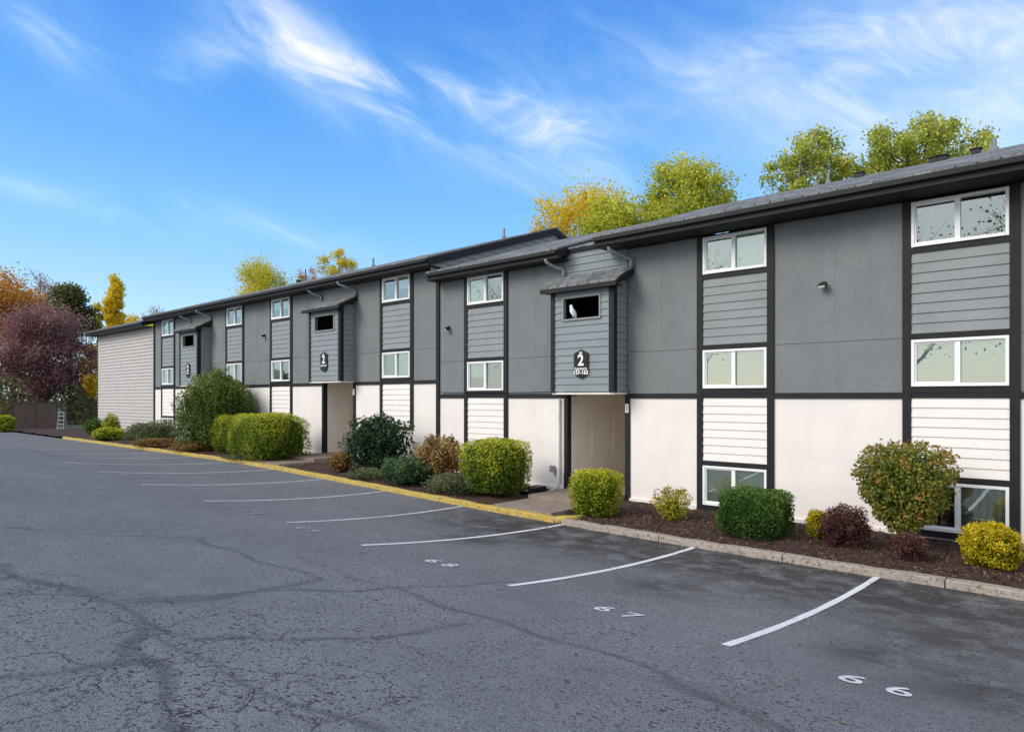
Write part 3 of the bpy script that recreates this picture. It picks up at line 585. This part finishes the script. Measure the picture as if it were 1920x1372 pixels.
def bush(name,label,xl,xr,yt,Y,key,n,leaf=.05,p=2.2,shell=(.86,1.05),amp=.12,hb=.25,core=.9,group=None,depth=.95,cat='shrub',sprigs=0,zbase=None,kf=4.,lift=0.,cone=0.,t0=.27):
    bn[0]+=1; sd=bn[0]; xc=(xl+xr)/2; X,t=atY(xc,Y); rx=(xr-xl)/2*t/F; z0=bedz(X,Y) if zbase is None else zbase; H=zpx(yt,t)-z0
    r=thing(name,label,cat,(X,Y,z0),group); zl=z0+lift; h=H-lift
    d=unit(rng.normal(size=(n,3))); sr=1/(np.abs(d)**p).sum(1)**(1/p); lum=lumps(d,kf,sd)
    rad=sr*(1+amp*lum)*(rng.uniform(0,1,n)**.6*(shell[1]-shell[0])+shell[0])
    dims=np.array([rx,rx*depth,h/2]); O=np.array([X,Y,zl+h/2])
    def warp(q):
        q=q.copy(); q[:,:2]*=(1-cone*q[:,2:3]); return q
    C=warp(d*rad[:,None])*dims+O; keep=C[:,2]>z0+.01; C=C[keep];d=d[keep];lum=lum[keep]
    hf=(C[:,2]-zl)/h; cl=lumps(C,9.,sd+50)
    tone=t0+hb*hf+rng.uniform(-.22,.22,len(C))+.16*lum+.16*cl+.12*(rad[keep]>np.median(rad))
    mb=MB()
    for k in range(sprigs):
        a=rng.uniform(0,6.28); e=rng.uniform(-.2,1.4); dv=np.array([math.cos(a)*math.cos(e),math.sin(a)*math.cos(e),math.sin(e)]); q=rng.uniform(.85,1.25,(22,1)); qm=float(q.max())
        C=np.vstack([C,warp(dv[None]*q)*dims+O+rng.normal(size=(22,3))*.035]); d=np.vstack([d,np.repeat(dv[None],22,0)]); tone=np.append(tone,rng.uniform(.25,.6,22))
        mb.tube([warp(dv[None]*f)[0]*dims+O for f in (.5,.9,qm)],[.008,.006,.003],4)
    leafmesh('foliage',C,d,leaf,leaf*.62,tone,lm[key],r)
    for k in range(7):
        a=rng.uniform(0,6.28); q=rng.uniform(.3,.8); mb.tube([(X+.05*math.cos(a),Y+.05*math.sin(a),z0-.08),(X+.3*rx*q*math.cos(a),Y+.3*rx*q*math.sin(a),z0+H*.3),(X+rx*q*math.cos(a)*.7,Y+rx*q*math.sin(a)*.7,z0+H*(.55+.15*q))],[.022,.016,.006],5)
    mb.build('branches',m_bark,r)
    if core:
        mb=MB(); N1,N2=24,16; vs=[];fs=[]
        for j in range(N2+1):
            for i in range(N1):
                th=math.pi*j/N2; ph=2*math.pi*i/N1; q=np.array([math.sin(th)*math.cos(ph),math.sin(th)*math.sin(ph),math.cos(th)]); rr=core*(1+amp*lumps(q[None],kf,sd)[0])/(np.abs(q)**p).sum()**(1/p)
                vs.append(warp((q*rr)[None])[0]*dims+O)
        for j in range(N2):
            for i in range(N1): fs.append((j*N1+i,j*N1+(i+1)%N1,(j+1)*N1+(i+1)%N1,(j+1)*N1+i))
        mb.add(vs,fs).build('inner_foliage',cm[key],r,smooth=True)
    return r
bush('clipped_shrub','square clipped yellow green shrub left of the nearest walkway',876,984,825,13.2,'hedge',13000,.052,4.5,(.88,1.06),.11,.52,core=.87,cone=-.12,lift=.08)
bush('clipped_shrub','small square yellow green shrub in front of the nearest entry',1079,1154,882,12.85,'yg',9000,.048,4.5,(.82,1.08),.13,.37,core=.82,cone=-.05)
bush('shrub','small loose yellow green shrub between the entry and the first lower window',1230,1290,920,13.5,'ygr',2000,.052,2.2,(.45,1.18),.35,.3,.42,t0=.36,cone=-.28,sprigs=12)
bush('clipped_shrub','dark green box clipped shrub under the lower window',1360,1473,919,13.2,'green',14000,.042,5.5,(.88,1.06),.09,.28,core=.87)
bush('shrub','small yellow shrub left of the dark purple shrub',1515,1550,957,13.6,'yellow',2000,.045,2.3,(.7,1.1),.2,.2,.75)
bush('barberry_shrub','dark purple shrub beside the small yellow shrub',1546,1622,952,13.3,'purple',7500,.035,2.3,(.68,1.12),.28,.3,.72,sprigs=18,kf=5)
bush('shrub','round red and green shrub on bare stems with loose sprigs by the right window',1626,1764,838,13.7,'red',9500,.07,2.1,(.6,1.12),.24,.12,.62,sprigs=40,lift=.34,kf=5,cone=-.24,t0=.27)
bush('barberry_shrub','low dark red shrub in front of the round red and green shrub',1680,1732,1002,12.95,'purple',2600,.035,2.1,(.55,1.14),.28,.35,.55,sprigs=8)
bush('shrub','bright yellow rounded shrub at the right edge of the bed',1815,1900,984,13.2,'yellow',7500,.047,2.4,(.72,1.12),.22,.3,.77,sprigs=14,kf=5)
bush('conifer_shrub','large bushy olive green conifer before the far wall',338,474,700,13.5,'conifer',26000,.085,2.0,(.74,1.12),.2,.3,.8,kf=7,cone=.28,sprigs=22)
bush('clipped_shrub','yellow green clipped shrub on the left of the hedge pair',402,478,780,13.3,'hedge',8000,.06,3,(.84,1.08),.14,.5,core=.84)
bush('clipped_shrub','large green clipped shrub with yellow top right of the hedge pair',444,568,777,12.9,'hedge',17000,.058,4.4,(.86,1.06),.10,.5,t0=.22,core=.86)
bush('dry_plant','straw coloured dry plant beside the middle walkway',620,660,848,12.8,'brown',2000,.09,2,(.3,1.1),.25,.3,.3)
bush('shrub','tall dark green shrub with broad leaves under the middle window column',659,762,788,13.5,'dkgreen',8000,.1,2.1,(.55,1.18),.38,.25,.58,kf=5,sprigs=34)
bush('shrub','low spreading green shrub in front of the tall dark shrub',720,810,857,12.75,'dkgreen',6500,.062,2.2,(.66,1.12),.3,.6,.68,t0=.36,kf=5,sprigs=10)
bush('spirea_shrub','orange brown spiky shrub between the dark shrub and clipped shrub',777,870,824,13.6,'brown',6000,.085,2,(.4,1.16),.28,.5,.5,kf=6,sprigs=26)
bush('dry_plant','low brownish ground plant behind the yellow kerb',800,905,888,12.7,'sage',5000,.055,2.1,(.45,1.14),.3,.3,.5)
bush('shrub','grey green loose shrub on the far part of the bed',238,332,792,13.3,'sage',6000,.1,2.1,(.5,1.14),.3,.35,.55)
bush('shrub','low rounded yellow green shrub at the far bed end',176,230,802,12.6,'yg',3600,.09,2.3,(.8,1.06),.18,.35)
bush('shrub','upright green shrub behind the low rounded shrub',193,223,777,13.6,'yg',1900,.1,2,(.4,1.1),.2,.2,.45,t0=.3)
bush('shrub','green shrub against the pale end wall',160,195,785,13.8,'green',1900,.1,2,(.5,1.08),.2,.3,.5)
bush('dry_plant','dry low plants under the hedge pair by the yellow kerb',325,405,828,12.5,'brown',3000,.08,2,(.4,1.1),.25,.2,.35)
bush('ground_plant','sage green low plants right of the hedge pair beside the walkway',420,520,850,12.42,'sage',3000,.06,2,(.4,1.1),.25,.3,.35)
bush('ground_plant','low straw plants between the far shrubs and the yellow kerb',250,330,822,12.4,'brown',2500,.08,2,(.4,1.1),.25,.2,.35)
bush('ground_plant','low dry plants in front of the low spreading shrub',655,725,878,12.45,'sage',2500,.05,2,(.4,1.1),.25,.3,.35)
# ---------------------------------------------------------------- mulch and leaves
def stuff(name,Cn,outw,L,W,tone,m,label,cat,bias):
    return props(leafmesh(name,Cn,outw,L,W,tone,m,None,bias),label,cat,None,'stuff')
n=9000; X=np.concatenate([rng.uniform(-9.2,1.5,6500),rng.uniform(-30,-11.5,2500)]); Y=rng.uniform(12.05,14.9,n); Zb=np.array([bedz(a,b) for a,b in zip(X,Y)])+.03*np.sin(X*3.1+Y*2)*np.sin(Y*2.7+X)+.02*np.sin(X*9)*np.sin(Y*8)+.012
stuff('mulch',np.stack([X,Y,Zb],1),np.tile([0,0,1.],(n,1)),.07,.03,rng.uniform(0,1,n),leafmat('mulch_chip',[(.0,(.025,.014,.01)),(.5,(.09,.048,.03)),(.85,(.19,.1,.065)),(1,(.32,.15,.06))],.05),'loose brown bark chips covering the planting bed','mulch',1.2)
n=480; X=np.concatenate([rng.uniform(-10,.5,360),rng.uniform(-9,0,120)]); Y=np.concatenate([11.76-np.abs(rng.normal(0,.5,360)),rng.uniform(4,11,120)]); Zg=G(X,Y)+.012
stuff('fallen_leaves',np.stack([X,Y,Zg],1),np.tile([0,0,1.],(n,1)),.045,.03,rng.uniform(.2,.85,n),lm['brown'],'small dry leaves scattered over the asphalt near the kerb','leaves',2.5)
# ---------------------------------------------------------------- trees
tn=[200]
def tree(name,label,px,py,rxp,ryp,t,key,n,leaf,K=26,cr=.42,trunkm=None,group=None,shape='round',tb=.12,base=0.,at=None):
    tn[0]+=1; r=np.random.default_rng(tn[0])
    if at: cx,cy,cz,rx,rz=at
    else: cx,cy,cz=PT(px,py,t); rx=rxp*t/F; rz=ryp*t/F
    o=thing(name,label,'tree',(cx,cy,base),group)
    d=unit(r.normal(size=(K,3))); q=r.uniform(.12,1,K)**.5*.85
    cc=d*q[:,None]*np.array([rx,rx,rz])
    if shape=='cone':
        f=np.clip((cc[:,2]+rz)/(2*rz),0,1); cc[:,:2]*=(1.15-f)[:,None]
    cc=cc+np.array([cx,cy,cz]); crr=cr*min(rx,rz)*r.uniform(.6,1.25,K)
    idx=r.integers(0,K,n); g=r.normal(size=(n,3)); g=unit(g)*(r.uniform(0,1,(n,1))**.5)
    if shape=='cone': g=g*np.array([1.3,1.3,.45])
    g=g+.3*r.normal(size=(n,3))
    C=cc[idx]+g*crr[idx][:,None]; ct=r.uniform(-.15,.15,K)
    hf=(C[:,2]-cz)/rz
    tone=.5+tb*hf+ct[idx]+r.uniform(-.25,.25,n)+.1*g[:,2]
    tm=MB(); H=cz+rz*.55-base; r0=max(.1,.02*H)
    tp=[np.array([cx+.03*H*math.sin(3*f+tn[0])*f,cy,base-.3+f*(H+.3)]) for f in np.linspace(0,1,8)]
    tm.tube(tp,[r0*(1-.85*f)+.01 for f in np.linspace(0,1,8)],8)
    for k in range(K):
        zt=min(max(cc[k][2]-r.uniform(.3,.6)*np.hypot(cc[k][0]-cx,cc[k][1]-cy)-.2*rz,base+.25*H),base+H*.97); f=(zt-base)/H; i=min(int(f*7),6); fr=f*7-i; s=tp[i]*(1-fr)+tp[i+1]*fr
        e=cc[k]+np.array([0,0,crr[k]*.4]); mid=(s+e)/2+np.array([0,0,-.06*np.linalg.norm(e-s)]); lr=r0*(1-.85*f)*.4
        tm.tube([s,mid,e],[lr+.01,lr*.6+.008,.012],5)
        for _ in range(3):
            w=e+unit(r.normal(size=(1,3)))[0]*crr[k]*.9; tm.tube([mid*.3+e*.7,(mid*.15+e*.35+w*.5),w],[lr*.3+.006,.01,.005],4)
    tm.build('trunk',trunkm or m_bark,o)
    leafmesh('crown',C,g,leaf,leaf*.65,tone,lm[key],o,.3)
    return o
def tY(x,Y): return atY(x,Y)[1]
tree('maple_tree','golden orange tree rising above the roof in the middle',1090,420,100,90,tY(1085,38),'gold',12000,.21,44,.32,m_bark)
tree('broadleaf_tree','lime green tree top right of the golden tree above the roof',1170,445,98,82,tY(1175,35),'lime',13000,.2,44,.34,m_bark)
tree('birch_tree','tall yellow green tree above the roof right of the golden tree',1285,385,95,95,tY(1285,36),'lime',14000,.2,60,.27,m_pale,tb=.05)
tree('birch_tree','slender open green tree above the right roof',1508,330,78,90,tY(1505,34),'birch',6200,.17,44,.24,m_pale,tb=.05)
tree('broadleaf_tree','broad green tree above the roof at right',1703,322,162,100,tY(1705,36),'birch',18500,.17,100,.21,m_bark,tb=.05)
tree('broadleaf_tree','rounded yellow green tree over the far roof',490,548,60,60,tY(490,45),'ygor',12000,.25,40,.34,m_bark,tb=-.1)
tree('young_tree','sparse yellow tree rising over the far roof',632,515,38,66,tY(632,42),'ygor',5000,.2,30,.26,m_pale)
tree('young_tree','sparse rust coloured tree beside the sparse yellow tree',575,525,26,38,tY(578,42),'orange',1200,.18,16,.28,m_bark)
tree('young_tree','bare reddish tree tip showing over the roof',803,500,20,42,tY(803,40),'orange',200,.18,8,.3,m_bark)
gz=.35
tree('maple_tree','large orange autumn tree at the left edge',25,585,85,75,76,'orange',14000,.34,46,.32,m_bark,base=gz)
tree('bare_tree','thinly leaved pinkish tree behind the orange tree',75,550,60,45,88,'plum',2200,.22,36,.3,m_pale,base=gz)
tree('pine_tree','dark green pine behind the purple tree',132,580,52,66,72,'pine',15000,.3,40,.3,m_bark,shape='cone',base=gz)
tree('plum_tree','large purple leaved tree behind the brown fence',85,655,92,95,58,'plum',26000,.2,90,.26,m_bark,base=gz)
tree('poplar_tree','narrow golden poplar left of the building end',214,586,16,78,82,'gold',9500,.28,56,.5,m_bark,base=gz)
tree('maple_tree','low orange tree showing above the far roof end',262,630,48,44,86,'gold',8500,.32,30,.35,m_bark,base=gz)
tree('maple_tree','golden tree beside the purple tree at the building end',172,690,26,70,66,'gold',5500,.28,26,.4,m_bark,base=gz)
tree('bare_tree','pale yellow tree between the pine and the poplar',185,590,18,45,90,'ygor',1900,.28,18,.35,m_bark,base=gz)
tree('bare_tree','thin bare tree behind the poplar over the far roof',292,600,30,34,95,'brown',600,.2,16,.35,m_pale,base=gz)
# trees across the lot, seen mirrored in the panes
for (x,y,h,r_) in [(-4,-24,16,6),(-13,-27,18,6.5),(-30,-26,17,6),(-52,-30,19,7)]:
    tree('bare_tree','thin autumn tree across the parking lot',0,0,0,0,1,'sage',900,.22,40,.3,m_pale,base=.4,at=(x,y,h*.62,r_,h*.42),group='thin trees across the parking lot')
n=30000; px=rng.uniform(-420,188,n); tt=rng.uniform(58,80,n); top=745-(30+28*np.sin(px*.021)+18*np.sin(px*.057+1)); py=800-(800-top)*rng.uniform(0,1,n)**.7
u=(px-960)/F; C=np.stack([tt*(-c_+u*s_),tt*(s_+u*c_),np.maximum(EYE+(HZ-py)/F*tt,.4)],1); ok=(C[:,1]>15.5)|(C[:,0]<-53); C=C[ok]
stuff('undergrowth',C,rng.normal(size=C.shape),.32,.2,.4+.2*np.sin(C[:,0]*.9)*np.sin(C[:,1]*1.3)+rng.uniform(-.3,.3,len(C)),leafmat('undergrowth_leaf',[(.1,(.04,.045,.018)),(.5,(.14,.14,.05)),(.75,(.28,.15,.06)),(.97,(.45,.26,.07))],.35),'mixed green and rust undergrowth behind the fence and purple tree','undergrowth',.3)
def fence():
    a=np.array(PT(24,800,50)); b=np.array(PT(106,800,50)); z0=.30; H=2.05; d=(b-a); Ln=np.linalg.norm(d[:2]); d=d/Ln; nrm=np.array([d[1],-d[0],0])
    r=thing('slatted_fence','dark brown slatted enclosure fence at the far left','fence',(a[0],a[1],z0))
    def bar(mb,s0,s1,z_0,z_1,th,off=0):
        p=[a+d*s0+nrm*off,a+d*s1+nrm*off,a+d*s1+nrm*(off+th),a+d*s0+nrm*(off+th)]; mb.prism([(q[0],q[1],z_0) for q in p],(0,0,z_1-z_0))
    for k in range(2):
        mb=MB(); s=k*Ln/2+.06
        while s<(k+1)*Ln/2-.08: bar(mb,s,s+.08,z0+.05,z0+H-.05,.02); s+=.084
        mb.build('slat_panel',m_rust,r)
    for k in range(3): mb=MB(); bar(mb,max(0,k*Ln/2-.04),k*Ln/2+.04,z0-.2,z0+H,.07,-.03); mb.build('post',m_rust,r)
    mb=MB(); bar(mb,0,Ln,z0+H-.06,z0+H,.05,.005); mb.build('top_rail',m_rust,r)
fence()
def ladder():
    c=np.array(PT(113,803,48.5)); z0=.32; r=thing('step_ladder','pale blue step ladder standing beside the brown fence','ladder',(c[0],c[1],z0))
    mp=plain('pale_blue_paint',(.30,.38,.44),.5); wx,wy=.74,.67
    for s in (-.24,.24):
        MB().tube([(c[0]+s*wx,c[1]+s*wy,z0),(c[0]+s*.8*wx-.1,c[1]+s*.8*wy+.1,z0+1.4)],.03,6).build('rail',mp,r)
        MB().tube([(c[0]+s*wx-.3,c[1]+s*wy+.3,z0),(c[0]+s*.8*wx-.1,c[1]+s*.8*wy+.1,z0+1.4)],.022,6).build('rear_leg',mp,r)
    for k in range(5):
        f=(k+.7)/5; q=.24*(1-.2*f); x=c[0]-.1*f;y=c[1]+.1*f; MB().tube([(x-q*wx,y-q*wy,z0+1.4*f),(x+q*wx,y+q*wy,z0+1.4*f)],.035,6).build('tread',mp,r)
ladder()
def house():
    a=PT(172,770,72); r=thing('house','beige house mostly hidden behind the end of the apartment block','house',(a[0],a[1],.3)); x,y=a[0],a[1]
    MB().box(x-1.5,x+5,y,y+6,.2,4.6).build('wall',m_wood,r); MB().prism([(x-2,y-.5,4.5),(x+5.5,y-.5,4.5),(x+5.5,y+3,6.),(x-2,y+3,6.)],(0,0,.12)).prism([(x-2,y+6.5,4.5),(x+5.5,y+6.5,4.5),(x+5.5,y+2.99,6.),(x-2,y+2.99,6.)],(0,0,.119)).build('roof',m_roof,r)
    MB().box(x-.6,x+.6,y-.05,y-.001,1.4,2.8).build('window',m_dark,r)
house()
bush('shrub','yellow green shrub before the dark wall at the left edge',-8,26,779,PT(9,800,47)[1],'yg',2400,.12,2.2,(.8,1.06),.15,.3,.8,zbase=.32)
